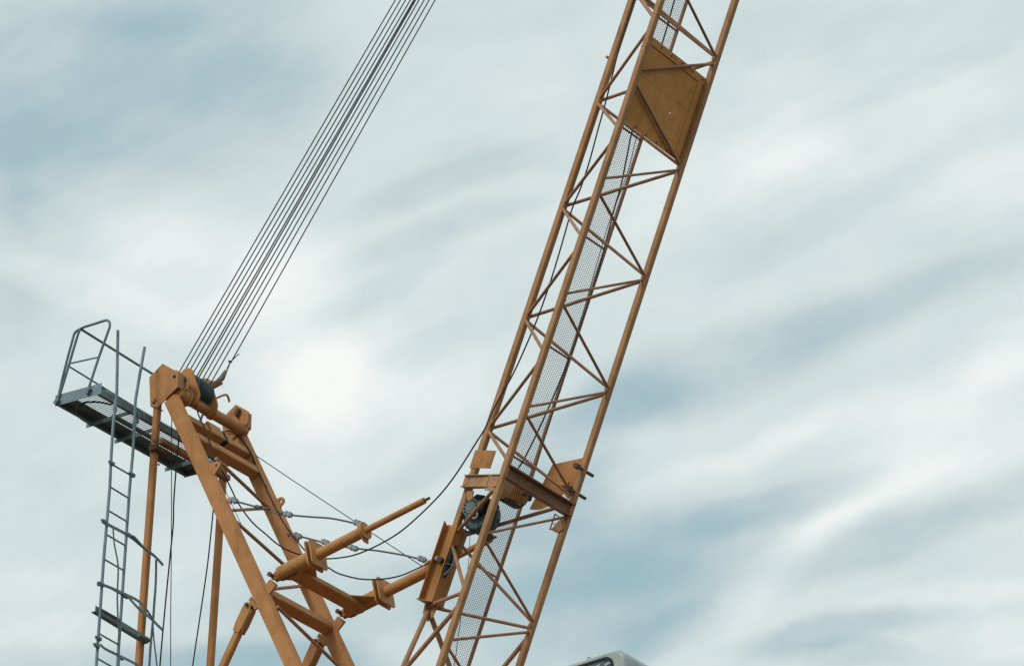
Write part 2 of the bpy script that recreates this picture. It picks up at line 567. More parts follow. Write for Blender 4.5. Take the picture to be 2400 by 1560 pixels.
def jib():
    t = thing('lattice_jib', (-3.6, 0, DECK), 'long orange-brown triangular lattice jib leaning up to the right with mesh walkway', 'crane jib')
    for ch, z0, z1 in (('B', DECK, ZT), ('D', DECK, ZT)):
        mb = MB(); mb.box(onch(ch, z0), onch(ch, z1), .102, .102, JN); mb.build('chord', 'jib', t)
    za = node('A', 1424).z
    mb = MB(); mb.box(onch('A', za), onch('A', ZT), .106, .106, JN); mb.build('chord', 'jib', t)

    def brace(a, b, r=.0235, mat='brace', ea=0, eb=0):
        P = node(*a) if isinstance(a, tuple) else a
        Q = node(*b) if isinstance(b, tuple) else b
        if P.z > Q.z:
            P, Q = Q, P
        mb = MB(); mb.tube([P, Q], r, 12); mb.build('brace', mat, t)
        return P, Q
    # underside B-D
    brace(('D', 137), ('B', -75)); brace(('D', 150), ('B', 164), .026)
    brace(('D', 393), ('B', 190), .024); brace(('D', 398), ('B', 419), .0215)
    brace(('D', 650), ('B', 447)); brace(('D', 655), ('B', 689), .0215)
    brace(('D', 913), ('B', 705)); brace(('D', 918), ('B', 954), .0215)
    brace(('D', 1166), ('B', 965)); brace(('D', 1210), ('B', 1250), .0215)
    brace(('D', 1458), ('B', 1257)); brace(('D', 1480), ('B', 1499), .024)
    brace(('B', 1512), ('D', 1706))
    # near side A-B
    brace(('A', -24), ('B', 45), .027)
    for a, up, dn in ((238, 58, 300), (484, 323, 556), (745, 574, 825), (1005, 838, 1080)):
        brace(('A', a - 4), ('B', up), .0255); brace(('A', a + 4), ('B', dn), .0275)
    brace(('A', 1258), ('B', 1126), .030); brace(('A', 1268), ('B', 1383), .030); brace(('A', 1417), ('B', 1386), .030)
    # far side A-D
    brace(('A', -24), ('D', 135), .025)
    for a, d1, d2 in ((238, 144, 391), (484, 400, 648), (745, 657, 911), (1005, 922, 1166)):
        brace(('A', a), ('D', d1), .027); brace(('A', a + 4), ('D', d2), .025)
    brace(('A', 1262), ('D', 1178), .031); brace(('A', 1256), ('D', 1460), .026); brace(('A', 1421), ('D', 1472), .026)
    # bays above the picture
    for k in range(1, 10):
        d = -254 * k
        for a, b in ((('D', 137 + d), ('B', -75 + d)), (('D', 150 + d), ('B', 164 + d)), (('A', 236 + d), ('B', 58 + d)),
                     (('A', 236 + d), ('B', 300 + d)), (('A', 238 + d), ('D', 144 + d)), (('A', 238 + d), ('D', 391 + d))):
            brace(a, b)
    # tapering foot
    PF = at(935, 1583, -HW)
    PG = V((PF.x, HW, PF.z))
    an = node('A', 1428)
    for Pf, ch in ((PF, 'B'), (PG, 'D')):
        brace(an, Pf, .042)
        mb = MB(); mb.box(V((-3.95, Pf.y, DECK)), Pf + JD * .1, .1, .1, JN); mb.build('foot_strut', 'jib', t)
    brace(PF, ('B', 1412), .037); brace(PG, node('D', 1488), .037)
    # weld collars where braces meet the chords
    for ch, ys in (('A', (238, 484, 745, 1005, 1262)), ('D', (142, 396, 653, 916, 1170, 1468)), ('B', (182, 433, 700, 960))):
        for y in ys:
            c = node(ch, y)
            off = {'A': V((.03, 0, -.012)), 'B': V((0, .045, 0)), 'D': V((0, -.045, 0))}[ch]
            mb = MB(); mb.tube([c + off - JD * .06, c + off, c + off + JD * .06], [.022, .046, .022], 8)
            mb.build('weld_node', 'joint', t)
    # butt weld rings on the chords
    for ch, y in (('B', 383), ('B', 35), ('B', 112), ('D', 490), ('A', 700), ('B', 880)):
        c = node(ch, y)
        mb = MB(); mb.box(c - JD * .006, c + JD * .006, .108, .108, JN); mb.build('weld_bead', 'brace', t)
    # small pipe stub on the back of the top chord
    c = node('A', 138) - V((.07, 0, -.03))
    mb = MB(); mb.tube([c - V((0, .07, 0)), c + V((0, .03, 0))], .022, 10); mb.build('pipe_stub', 'jib', t)

    # solid panel in the underside, with folded borders
    zt, zb = at(1531, 76, -HW).z, at(1474, 271, -HW).z

    def bd(fr, z, back=0.0):
        p = onch('B', z).lerp(onch('D', z), fr)
        return p - JN * back
    e0, e1 = .03, .985
    rows = [zb, zb + (zt - zb) * .40, zb + (zt - zb) * .412, zb + (zt - zb) * .70, zb + (zt - zb) * .712, zt]
    cols = [e0, .352, .368, .636, .652, e1]
    mb = MB()
    for i in range(5):
        for j in range(5):
            if (i, j) in ((1, 3), (3, 1)):
                continue
            q = [bd(cols[j], rows[i], .045), bd(cols[j + 1], rows[i], .045), bd(cols[j + 1], rows[i + 1], .045), bd(cols[j], rows[i + 1], .045)]
            mb.slab(q, -JN * .006)
    panel = mb.build('solid_panel', 'plate', t, label='solid ochre sheet closing one bay of the jib underside')
    for i in range(6):
        for z_, fr in ((zt - .05, e0 + .04 + i * .17), (zb + .03, e0 + .04 + i * .17)):
            c = bd(fr, z_, .022)
            mb = MB(); mb.disc(c, JN, .014, .014, 6); mb.build('bolt', 'rust', panel)
    # welded seam and a folded stiffening rib across the sheet
    mb = MB(); mb.box(bd(e0 + .02, zb + (zt - zb) * .56, .045), bd(e1 - .05, zb + (zt - zb) * .56, .045), .012, .006, JN, 0); mb.build('seam', 'plate', panel)
    for (f0, z0), (f1, z1), nm in (((e0, zt), (e1, zt), 'top'), ((e0, zb), (e1, zb), 'bot'), ((e1 - .03, zb), (e1 - .03, zt), 'r')):
        P, Q = bd(f0, z0, .03), bd(f1, z1, .03)
        mb = MB()
        wdt = .12 if nm == 'top' else (.13 if nm == 'r' else .05)
        sh = -wdt / 2 if nm == 'top' else wdt / 2
        dr = (Q - P).normalized()
        inn = JD if nm != 'r' else V((0, -1, 0))
        if nm == 'top':
            inn = -JD
        mb.slab([P, Q, Q + inn * wdt, P + inn * wdt], -JN * .012)
        mb.build('edge_strip', 'plate', t)

    # walkway of expanded metal beside the top chord
    def walk(w, z, back=.97):
        return V((-2.52 + .402 * (z - 32), w, z)) - JN * back
    z0, z1 = DECK + 1.2, ZT
    mb = MB(); mb.box(walk(.895, z0), walk(.895, z1), .045, .05, JN); mb.build('walkway_edge', 'brace', t)
    mb = MB(); mb.box(walk(.28, z0), walk(.28, z1), .04, .05, JN); mb.build('walkway_edge', 'brace', t)
    mb = MB()
    Ls = (z1 - z0) / JD.z
    w0, w1 = .30, .875
    pitch = .044
    slope = .60                      # rise along the jib per metre across
    sw = .0044
    base = walk(0, z0)
    for sg in (1, -1):
        s0 = -.6
        while s0 < Ls + .6:
            a, b = s0, s0 + sg * slope * (w1 - w0)
            wa, wb = w0, w1
            lo, hi = 0, Ls
            if lo < min(a, b) and max(a, b) < hi:
                P = V((0, wa, 0)) + base + JD * a
                Q = V((0, wb, 0)) + base + JD * b
                mb.box(P, Q, sw, .004, JN, 0)
            s0 += pitch
    mb.build('walkway_mesh', 'mesh', t, kind='stuff')
    for y in range(-2304, 1600, 258):
        z = node('A', y + 70).z
        mb = MB(); mb.box(walk(.28, z), walk(.895, z), .03, .03, JN)
        P = onch('A', z)
        mb.build('walkway_bearer', 'brace', t)

    # cross beam with its flange
    zc = at(1185, 1101, -HW).z
    P, Q = onch('B', zc), onch('D', zc)
    mb = MB(); mb.ibeam(P, Q, .17, .21, JD, .02, .02); mb.build('cross_beam', 'joint', t)
    # channel joining the top chord to the near chord
    P, Q = node('A', 1134) + V((-.05, -.065, 0)), node('B', 1118)
    Q = Q + V((0, -.06, 0))
    zc = at(1110, 1127, 0).z
    a0 = onch('A', zc) + V((-.08, -.06, 0))
    b0 = at(1166, 1127, -HW - .055)
    up = JD
    mb = MB(); mb.slab([a0 - up * .09, b0 - up * .09, b0 + up * .09, a0 + up * .09], V((.01, .012, 0))); mb.build('web_plate', 'jib', t)
    for sgn in (-1, 1):
        mb = MB()
        e = up * (sgn * .095)
        mb.slab([a0 + e + V((-.02, -.05, 0)), b0 + e + V((0, -.03, 0)), b0 + e + V((0, .05, 0)), a0 + e + V((0, .08, 0))], up * .012)
        mb.build('web_flange', 'jib', t)
    mb = MB(); mb.slab([a0 - up * .088 + V((-.01, -.014, 0)), a0 - up * .088 + V((.20, -.1, 0)), a0 + up * .088 + V((.20, -.1, 0)), a0 + up * .088 + V((-.01, -.014, 0))], V((0, -.01, 0)))
    mb.build('cover_plate', 'jib', t)

    # thin guard plate on the top chord
    def plate_px(pxs, w, th, name, mat='jib', holes=(), label=None):
        mb = MB(); mb.slab([at(x, y, w) for x, y in pxs], V((0, th, 0)))
        o = mb.build(name, mat, t, label=label)
        return o
    plate_px(((1114, 1054), (1162.6, 1055.5), (1149, 1097), (1100, 1096)), -.065, .008, 'guard_plate', 'frame')
    for x, y in ((1156, 1061), (1145.5, 1092.5), (1130, 1076)):
        c = at(x, y, -.068)
        mb = MB(); mb.disc(c, (0, 1, 0), .008, .008, 8); mb.build('bolt', 'galvlight' if x != 1130 else 'hole', t)
    # sector plate on the far chord
    plate_px(((1370, 1068), (1364.5, 1072.6), (1294.6, 1088), (1268, 1140), (1241, 1192), (1253, 1194), (1268, 1192.5), (1286, 1185), (1303, 1172), (1320.5, 1156), (1331, 1168), (1350, 1150)), HW + .03, .010, 'sector_plate', 'frame', label='fan-shaped orange plate on the far chord')
    mb = MB(); mb.slab([at(1305, 1131, HW - .02), at(1337, 1130, HW - .02), at(1331, 1139, HW - .02), at(1311, 1138, HW - .02)], V((0, -.05, 0))); mb.build('wedge_block', 'plate', t)
    for (x0, y0), (x1, y1) in (((1351, 1094), (1388, 1111)), ((1334, 1147), (1369, 1164))):
        c = at((x0 + x1) / 2, (y0 + y1) / 2, HW + .02)
        mb = MB(); mb.box(c - V((0, .24, 0)), c + V((0, .24, 0)), .045, .045, JD)
        mb.box(c - V((0, .26, 0)), c - V((0, .16, 0)), .08, .08, JD)
        mb.build('retaining_pin', 'rust', t)
    # rope guides on both lower chords
    for w, px in ((HW - .06, [(1316, 1222), (1308, 1245), (1303, 1251), (1288, 1241), (1305, 1224), (1300, 1204)]),):
        mb = MB(); mb.slab([at(1318, 1214, w), at(1320, 1240, w), at(1306, 1249, w), at(1290, 1240, w), at(1297, 1236, w), at(1308, 1222, w)], V((0, -.012, 0))); mb.build('gusset', 'jib', t)
        g = [at(1301, 1204, w), at(1288.5, 1241, w)]
        mb = MB(); mb.box(g[0], g[1], .018, .018, JN)
        mb.box(at(1301, 1204, w), at(1316, 1214, w), .018, .018, JN); mb.box(at(1292, 1226, w), at(1312, 1228, w), .014, .014, JN)
        mb.build('rope_guide', 'jib', t)
    w = -HW - .03
    mb = MB(); mb.box(at(1147, 1112, w), at(1137, 1149, w), .016, .016, JN); mb.box(at(1147, 1112, w), at(1160, 1122, w), .016, .016, JN); mb.build('rope_guide', 'jib', t)
    mb = MB(); mb.slab([at(1151, 1119, w), at(1174, 1119, w), at(1165, 1151, w), at(1140, 1148, w)], V((0, .02, 0))); mb.build('gusset', 'jib', t)
    # bolted plate on the near chord at the lower guide
    # backstop pad: an I-section on the top chord
    z0, z1 = node('A', 1412).z, node('A', 1234).z
    P, Q = onch('A', z0), onch('A', z1)
    y_, x_ = .125, .155
    mb = MB(); mb.slab([P + JN * y_ + V((0, -x_, 0)), P + JN * y_ + V((0, x_, 0)), Q + JN * y_ + V((0, x_, 0)), Q + JN * y_ + V((0, -x_, 0))], JN * .016); mb.build('pad_flange', 'ochre', t)
    mb = MB(); mb.slab([P - JN * y_ + V((0, -x_, 0)), P - JN * y_ + V((0, x_, 0)), Q - JN * y_ + JD * .02 + V((0, x_, 0)), Q - JN * y_ + V((0, -.02, 0)) - JD * .04, Q - JN * y_ + V((0, -x_, 0)) + JD * .03], -JN * .016); mb.build('pad_flange', 'pad', t)
    mb = MB(); mb.slab([P + JN * y_ + V((0, -.062, 0)), Q + JN * y_ + V((0, -.062, 0)), Q - JN * y_ + V((0, -.062, 0)), P - JN * y_ + V((0, -.062, 0))], V((0, .010, 0))); mb.build('pad_web', 'pad', t, label='bright orange web of the backstop pad')
    mb = MB(); mb.slab([P - JN * .16 + V((0, -.175, 0)), P - JN * .16 + V((0, .175, 0)), P + JN * .16 + V((0, .175, 0)), P + JN * .16 + V((0, -.175, 0))], -JD * .014); mb.build('end_plate', 'brace', t)
    mb = MB()
    mb.slab([P - JD * .02 - JN * .10, P - JD * .02 + JN * .16, P - JD * .22 + JN * .14, P - JD * .30 + JN * .06, P - JD * .18 - JN * .08], V((0, -.014, 0)))
    mb.slab([P - JD * .02 + V((0, -.14, 0)), P - JD * .02 + V((0, .15, 0)), P - JD * .26 + V((0, .11, 0)), P - JD * .20 + V((0, -.07, 0))], JN * .014)
    mb.build('foot_gusset', 'jib', t)
    c = at(1027, 1309, -.075)
    mb = MB(); mb.tube([c, c + V((0, -.05, 0))], .036, 16); mb.build('pad_bolt', 'galvlight', t, label='pale bolt head on the pad web')
    mb = MB(); mb.tube([c + V((.06, 0, -.04)), c + V((.06, -.055, -.04))], .05, 14); mb.build('pad_nut', 'rust', t)
    # gusset wings where the pad meets the lattice
    mb = MB(); mb.slab([at(1068, 1237, .04), at(1083, 1242, .04), at(1092, 1249, .04), at(1086, 1268, .04), at(1081, 1300, .04), at(1066, 1316, .04)], V((0, .014, 0))); mb.build('gusset', 'jib', t)
    # black body put in for the shade inside the pad opening, plus hose
    A1, A2 = at(1062, 1290, -.16), at(1038, 1352, -.16)
    A1 += JN * .16; A2 += JN * .16
    a1, a2 = at(1063, 1292, -.13), at(1041, 1353, -.13)
    mb = MB(); mb.tube([a1 + JD * .1, a1.lerp(a2, .3), a1.lerp(a2, .7), a2], [.03, .062, .058, .02], 12); mb.build('opening_shade', 'cable', t)
    mb = MB(); mb.tube(smooth_path([at(1066, 1296, -.20), at(1063, 1320, -.20), at(1055, 1334, -.20), at(1042, 1346, -.20)], 4), .018, 8); mb.build('grease_pipe', 'winchlight', t)
    mb = MB(); mb.tube([at(1042, 1319, -.21), at(1056, 1322, -.21), at(1072, 1328, -.21)], .010, 6); mb.build('tie_wire', 'sling', t)
    # bolt cluster beside the lower node of the near chord
    c = node('B', 1255) + V((0.02, .10, 0))
    mb = MB(); mb.disc(c, (0, 1, 0), .05, .06, 12); mb.disc(c + V((.05, .02, .02)), (0, 1, 0), .035, .05, 12); mb.build('bolt', 'rust', t)
    return t


JIB = jib()


def jib_head():
    c = V((6.3, 0, 57.4))
    t = thing('jib_head_sheave', c, 'rope sheaves at the jib head above the top edge of the picture', 'pulley block')
    mb = MB(); mb.tube([c + V((0, y, 0)) for y in (-.62, -.6, .1, .12)], [.16, .2, .2, .16], 28); mb.build('pulley', 'pulley', t)
    mb = MB(); mb.tube([c + V((0, -.85, 0)), c + V((0, .85, 0))], .05, 12); mb.build('axle', 'rust', t)
    for w in (-.75, .75):
        mb = MB(); mb.slab([c + V((-.15, w, .2)), c + V((.15, w, .2)), onch('B', 58.2) * 1 + V((0, w + HW, 0)), onch('B', 57.2) + V((0, w + HW, 0))], V((0, .02, 0))); mb.build('side_plate', 'jib', t)


jib_head()

# ================================================================== A-FRAME


def a_frame():
    t = thing('a_frame', (-6.5, 0, DECK), 'orange steel A-frame of box legs and cross beams carrying the rope sheaves', 'crane A-frame')
    LD = V((1.002, 0, -1)).normalized()          # direction of the front legs, forward and down
    LN = V((LD.z * -1, 0, LD.x))                 # upper front side of the legs
    P0 = at(398, 905, -HW); P1 = at(698, 1560, -HW)
    # centre line of the near front leg through pixel pairs
    a = at(410, 948, -HW); b = at(690, 1560, -HW)
    d = (b - a).normalized()
    b2 = a + d * ((a.z - DECK) / -d.z)
    a2 = a - d * .12
    LD = d
    LN = V((-d.z, 0, d.x))
    for w in (-HW, HW):
        A = V((a2.x, w, a2.z)); B = V((b2.x, w, b2.z))
        mb = MB(); mb.prof(A, B, [(-.075, -.1175), (-.065, -.1275), (.065, -.1275), (.075, -.1175), (.075, .098), (.035, .1275), (-.012, .1275), (-.075, .094)], LN); mb.build('front_leg', 'frame', t)
    # rear legs
    r0 = at(369, 956, -HW); r1 = at(325, 1560, -HW)
    dr = (r1 - r0).normalized()
    for w in (-HW, HW):
        A = V((r0.x, w, r0.z)) - dr * .25; B = A + dr * ((A.z - DECK) / -dr.z)
        mb = MB(); mb.box(A, B, .112, .112, (1, 0, 0), .02); mb.build('rear_leg', 'frame', t)

    def cross(px, py, dpt, alng, mat='frame', w0=-HW, w1=HW, ref=None, name='cross_beam'):
        c = at(px, py, -HW)
        mb = MB(); mb.box(V((c.x, w0, c.z)), V((c.x, w1, c.z)), dpt, alng, LD if ref is None else ref, .014)
        return mb.build(name, mat, t)
    n25 = V((math.cos(rad(26)), 0, math.sin(rad(26))))
    iw = HW - .07
    cross(424, 978, .15, .17, 'frame', -iw, iw, n25)
    cross(446, 1022, .16, .18, 'frame', -iw, iw, n25)
    cross(613, 1388, .17, .20, 'frame', -iw, iw, n25)
    c = at(375, 1032, -HW)
    mb = MB(); mb.box(V((c.x, -HW, c.z)), V((c.x, HW, c.z)), .11, .10, (0, 0, 1)); mb.build('cross_beam', 'brace', t)

    def lace(x0, y0, w0, x1, y1, w1, r=.03):
        mb = MB(); mb.tube([at(x0, y0, w0), at(x1, y1, w1)], r, 12); return mb.build('brace', 'brace', t)
    lace(506, 1074, -HW, 632, 1192, HW, .030)
    lace(535, 1196, -HW, 632, 1190, HW, .026)
    lace(552, 1221, -HW, 712, 1364, HW, .030)
    lace(622, 1381.5, -HW, 718, 1371, HW, .028)
    lace(650, 1421, -HW, 812, 1578, HW, .030)
    # four head plates
    hexa = [(381, 851.7), (417.6, 872), (416.3, 906), (392, 930), (368.7, 954.8), (352.4, 950.7), (349.7, 884)]
    h3 = [at(x, y, -HW - .085) for x, y in hexa]
    for w in (-HW - .085, -HW + .085, HW - .085, HW + .085):
        sc = .80 if abs(w) < HW else 1.0
        cen = at(392, 900, -HW - .085)
        pl = [V((p.x, w, p.z)) for p in h3]
        if sc < 1:
            cc = V((cen.x + .12, w, cen.z)); pl = [cc + (p - V((cen.x, w, cen.z))) * sc for p in pl]
        mb = MB(); mb.slab(pl, V((0, .022 if w < 0 else -.022, 0))); hp = mb.build('head_plate', 'frame', t)
        for x, y, r in ((409, 882, .028), (410, 882, .0), ):
            if r:
                q = at(x, y, -HW - .085)
                q = V((q.x if sc == 1 else q.x + .07, w - (.004 if w > 0 else .004), q.z))
                mb = MB(); mb.disc(q, (0, 1, 0), r, .012, 14); mb.build('bolt_hole', 'hole', hp, label='dark bolt hole')
    # hook bar welded to the near plate
    mb = MB(); mb.tube(smooth_path([at(363, 934, -HW - .10), at(362.5, 940, -HW - .10), at(359, 943.5, -HW - .10), at(356, 941, -HW - .10)], 4), .010, 8); mb.build('hook_bar', 'rust', t)
    # edge strips closing the plate boxes
    for w in (-HW, HW):
        P, Q = V((h3[1].x, w, h3[1].z)), V((h3[2].x, w, h3[2].z))
        mb = MB(); mb.box(P, Q, .15, .015, (1, 0, 0), 0); mb.build('edge_strip', 'jib', t)
        P, Q = V((h3[4].x, w, h3[4].z)), V((h3[5].x, w, h3[5].z))
        mb = MB(); mb.box(P, Q, .15, .015, (0, 0, 1), 0); mb.build('edge_strip', 'jib', t)
    # cross tube under the sheaves
    c = at(433.4 - 18, 931 - 10, -HW)
    mb = MB(); mb.tube([V((c.x, -HW, c.z)), V((c.x, HW, c.z))], .092, 22); mb.build('cross_tube', 'frame', t)
    for wa_, wb_, rr in ((-HW + .11, -.63, .118), (-HW + .20, -HW + .26, .150), (-.02, .05, .118), (HW - .30, HW - .10, .108)):
        mb = MB(); mb.tube([V((c.x, wa_, c.z)), V((c.x, wa_ + .015, c.z)), V((c.x, wb_ - .015, c.z)), V((c.x, wb_, c.z))], [rr * .9, rr, rr, rr * .9], 24); mb.build('tube_collar', 'frame', t)
    for x, y, w in ((560, 962, HW - .13), (556, 972, HW - .13), (437, 890, -HW + .11)):
        q = at(x, y, w)
        mb = MB(); mb.box(q - V((0, .05, 0)), q + V((0, .03, 0)), .05, .07, (0, 0, 1), .012); mb.build('shaft_keeper', 'rust', t)
    # cable clips on the far front leg
    for k in range(5):
        q = a + d * (.55 + .55 * k)
        q = V((q.x, HW - .08, q.z)) + LN * .09
        mb = MB(); mb.box(q - V((0, .012, 0)), q + V((0, .006, 0)), .05, .035, LN, .005); mb.build('cable_clip', 'rust', t)
    # hand hook bar at the far head
    mb = MB(); mb.tube(smooth_path([at(506, 933, .5), at(526.5, 924.7, .55), at(534, 929, .6), at(537.5, 941.5, .66)], 5), .019, 8); mb.build('hand_bar', 'jib', t)
    # lugs
    for (x, y), w in (((507, 1090), -HW), ((657, 1173.7), HW)):
        c = at(x, y, w - .03)
        out, inn = [], []
        R0 = .075
        for k in range(20):
            an = 2 * math.pi * k / 20
            dv = LN * math.cos(an) + LD * math.sin(an)
            o = c + dv * R0
            if math.cos(an) < -.1:
                o = c - LN * .17 + LD * (math.sin(an) * .15)
            out.append(o); inn.append(c + (LN * math.cos(an) + LD * math.sin(an)) * .026)
        mb = MB(); mb.ringslab(out, inn, V((0, .03, 0))); mb.build('lifting_lug', 'frame', t)
    # switch box between the two upper beams
    c = at(500, 1018, -.05) 
    mb = MB(); mb.box(c - V((0, .20, 0)), c + V((0, .13, 0)), .20, .27, LD, .008); bx = mb.build('junction_box', 'ochre', t, label='ochre box between the upper cross beams')
    mb = MB(); mb.box(c + V((0, .131, 0)), c + V((0, .25, 0)), .15, .25, LD, .008); mb.build('dark_insert', 'cable', t)
    mb = MB(); mb.box(c + V((0, .251, 0)), c + V((0, .33, 0)), .18, .28, LD, .008); mb.build('side_bracket', 'ochre', t)
    # leg gussets where the buffers are pinned
    for w in (-HW, HW):
        g = [at(623, 1372, -HW), at(634, 1357, -HW), at(650, 1369, -HW), at(646, 1374, -HW), at(632, 1392, -HW)]
        mb = MB(); mb.slab([V((p.x, w - .02, p.z)) for p in g], V((0, .04, 0))); mb.build('buffer_lug', 'frame', t)
        g = [at(690 - 157, 1258 - 85, -HW), at(695 - 157, 1250 - 85, -HW), at(700 - 157, 1254 - 85, -HW), at(697 - 157, 1266 - 85, -HW)]
        mb = MB(); mb.slab([V((p.x, w - .02, p.z)) for p in g], V((0, .04, 0))); mb.build('sling_lug', 'frame', t)
        g = [at(584, 1406, -HW), at(590, 1398, -HW), at(606, 1424, -HW), at(598, 1428, -HW)]
        mb = MB(); mb.slab([V((p.x, w - .02, p.z)) for p in g], V((0, .04, 0))); mb.build('strut_lug', 'frame', t)
    # inclined struts behind the front legs
    s0 = at(590, 1414, -HW); s1 = at(523, 1560, -HW)
    ds = (s1 - s0).normalized()
    sn = V((ds.z, 0, -ds.x))
    for w in (-HW, HW):
        P = V((s0.x, w, s0.z))
        E = P + ds * ((P.z - DECK) / -ds.z)
        mb = MB(); mb.box(P + ds * .42, E, .11, .13, sn, .02); st = mb.build('rear_strut', 'ochre', t)
        # fork of two cheek plates
        for sgn in (-1, 1):
            pl = [P + sn * .035, P + ds * .10 + sn * .085, P + ds * .36 + sn * .085, P + ds * .50 + sn * .065, P + ds * .50 - sn * .065, P + ds * .36 - sn * .085, P + ds * .10 - sn * .085, P - sn * .035]
            mb = MB(); mb.slab([q + V((0, sgn * .066 - .011, 0)) for q in pl], V((0, .022, 0))); mb.build('fork_plate', 'ochre', t)
        mb = MB(); mb.tube([P + V((0, -.13, 0)) + ds * .05, P + V((0, .11, 0)) + ds * .05], .027, 12); mb.build('pin', 'rust', t)
    # bolts and clips on the rear near leg
    for x, y in ((373, 997), (361, 1032), (372, 1088)):
        mb = MB(); q = at(x, y, -HW - .06); mb.disc(q, (0, 1, 0), .016, .02, 8); mb.build('bolt', 'rust', t)
    # clip holding the cable on the far front leg
    return t, LD, LN


AF, LD, LN = a_frame()

# ================================================================== SHEAVES


def sheaves():
    t = thing('rope_sheave_block', at(449, 920, -HW + .25), 'block of dark green grooved pulleys between orange cheek plates on top of the A-frame', 'pulley block')
    c1, c2 = at(436, 882, -HW), at(449, 932, -HW)
    # positions above are as seen at the near cheek; the block sits between w = -0.55 and w = 0
    wn, wf = -.60, -.10
    n1, n2 = at(436, 882, wn), at(449, 930, wn)

    def cheek(w):
        a, b = V((n1.x, w, n1.z)), V((n2.x, w, n2.z))
        d = (b - a).normalized(); s = V((d.z, 0, -d.x))
        out = []
        for k in range(13):
            an = math.pi * k / 12
            out.append(a + s * (math.cos(an) * .15) - d * (math.sin(an) * .15))
        for k in range(13):
            an = math.pi * k / 12
            out.append(b - s * (math.cos(an) * .16) + d * (math.sin(an) * .16))
        return out
    mb = MB(); mb.slab(cheek(wn), V((0, .03, 0))); mb.build('cheek_plate', 'frame', t)
    mb = MB(); mb.slab(cheek(wf), V((0, -.03, 0))); mb.build('cheek_plate', 'frame', t)
    cen = n1.lerp(n2, .42) - V((.02, 0, 0))
    k = 5
    for i in range(k):
        w = wn + .055 + (wf - wn - .11) * (i + .5) / k
        hw = (wf - wn - .11) / k / 2 * .96
        c = V((cen.x, w, cen.z))
        mb = MB()
        mb.tube([c + V((0, y, 0)) for y in (-hw, -hw * .75, -hw * .1, hw * .1, hw * .75, hw)], [.212, .212, .145, .145, .212, .212], 36)
        mb.build('pulley', 'pulley', t)
    # curved cover over the back of the pulleys
    mb = MB()
    for i in range(14):
        a0, a1 = rad(95 + i * 11), rad(95 + (i + 1) * 11)
        R = .222
        p = [V((cen.x + R * math.cos(a), 0, cen.z + R * math.sin(a))) for a in (a0, a1)]
        mb.slab([V((p[0].x, wn + .02, p[0].z)), V((p[0].x, wf - .02, p[0].z)), V((p[1].x, wf - .02, p[1].z)), V((p[1].x, wn + .02, p[1].z))], V((-.004, 0, .004)))
    mb.build('rope_guard', 'jib', t)
    mb = MB(); mb.tube([V((n2.x, wn - .03, n2.z)), V((n2.x, wf + .03, n2.z))], .035, 14); mb.build('axle', 'rust', t)
    return cen, wn, wf


CEN, WN, WF = sheaves()


def ropes():
    lo = [(425.8, 861.6), (437.5, 860.3), (446.5, 865), (455.5, 869.3), (464.6, 875.8), (469, 879), (477.5, 883.6), (486, 888.7), (493.5, 898), (542.8, 846)]
    hi = [926.8, 939, 950.8, 962, 970.5, 974.3, 982.3, 994.5, 1006.2, 1020]
    words = ['leftmost of the ten luffing ropes, starting at the back edge of the pulley block',
             'second luffing rope from the left, rising from the top of the rope guard',
             'third luffing rope from the left, rising from the pulley block',
             'fourth luffing rope from the left, rising from the pulley block',
             'fifth luffing rope from the left, left one of the close middle pair',
             'sixth luffing rope from the left, right one of the close middle pair',
             'seventh luffing rope from the left, just right of the close middle pair',
             'eighth luffing rope from the left, rising from the pulley block',
             'ninth luffing rope from the left, leaving the far edge of the pulleys',
             'rightmost luffing rope, tied to a sleeved rope socket instead of a pulley']
    for i in range(10):
        w = -.56 + .046 * i if i < 9 else -.08
        a = at(lo[i][0], lo[i][1], w)
        b = at(hi[i], 0, w)
        d = b - a
        if i < 9:
            a = a - d.normalized() * .16
        mb = MB(); mb.tube([a, b + d * ((57.3 - b.z) / d.z)], .0098 if i not in (4, 5) else .0112, 8)
        solo(mb, 'luffing_rope', 'rope', a, words[i], 'rope', 'luffing ropes from the A-frame to the jib head')


ropes()


def socket():
    w = -.08
    t = thing('rope_socket', at(495, 902, w), 'weathered wedge socket with canvas sleeve holding the rightmost luffing rope', 'rope socket')
    mb = MB(); mb.slab([at(494, 894, w), at(506, 891, w), at(514, 889, w), at(519, 896, w), at(512, 901, w), at(495, 910, w)], V((0, .05, 0))); mb.build('wedge_arm', 'brace', t)
    mb = MB(); mb.tube([at(509, 895, w), at(520, 886, w), at(527, 873, w), at(529.5, 868, w)], [.040, .050, .034, .026], 8); mb.build('sleeve', 'canvas', t)
    a, b = at(529, 869, w), at(541, 845, w)
    mb = MB(); mb.tube([a, b], .007, 6); mb.tube([a + V((.03, 0, -.01)), b], .007, 6); mb.build('rope_end', 'rope', t)
    mb = MB(); mb.tube([at(540, 848, w), at(546, 842, w), at(560.7, 828.5, w)], .008, 6); mb.build('rope_tail', 'rope', t)
    mb = MB(); mb.slab([at(533.5, 843.5, w), at(543, 845, w), at(541, 849.5, w), at(537, 850, w)], V((0, .02, 0))); mb.build('rope_clamp', 'rust', t)
    mb = MB(); mb.tube([at(519, 898, w), at(521, 903, w), at(521, 909, w)], .003, 5); mb.tube([at(514, 901, w), at(514.5, 905, w)], .003, 5); mb.build('loose_thread', 'canvas', t)


socket()

# ================================================================== BACKSTOP BUFFERS


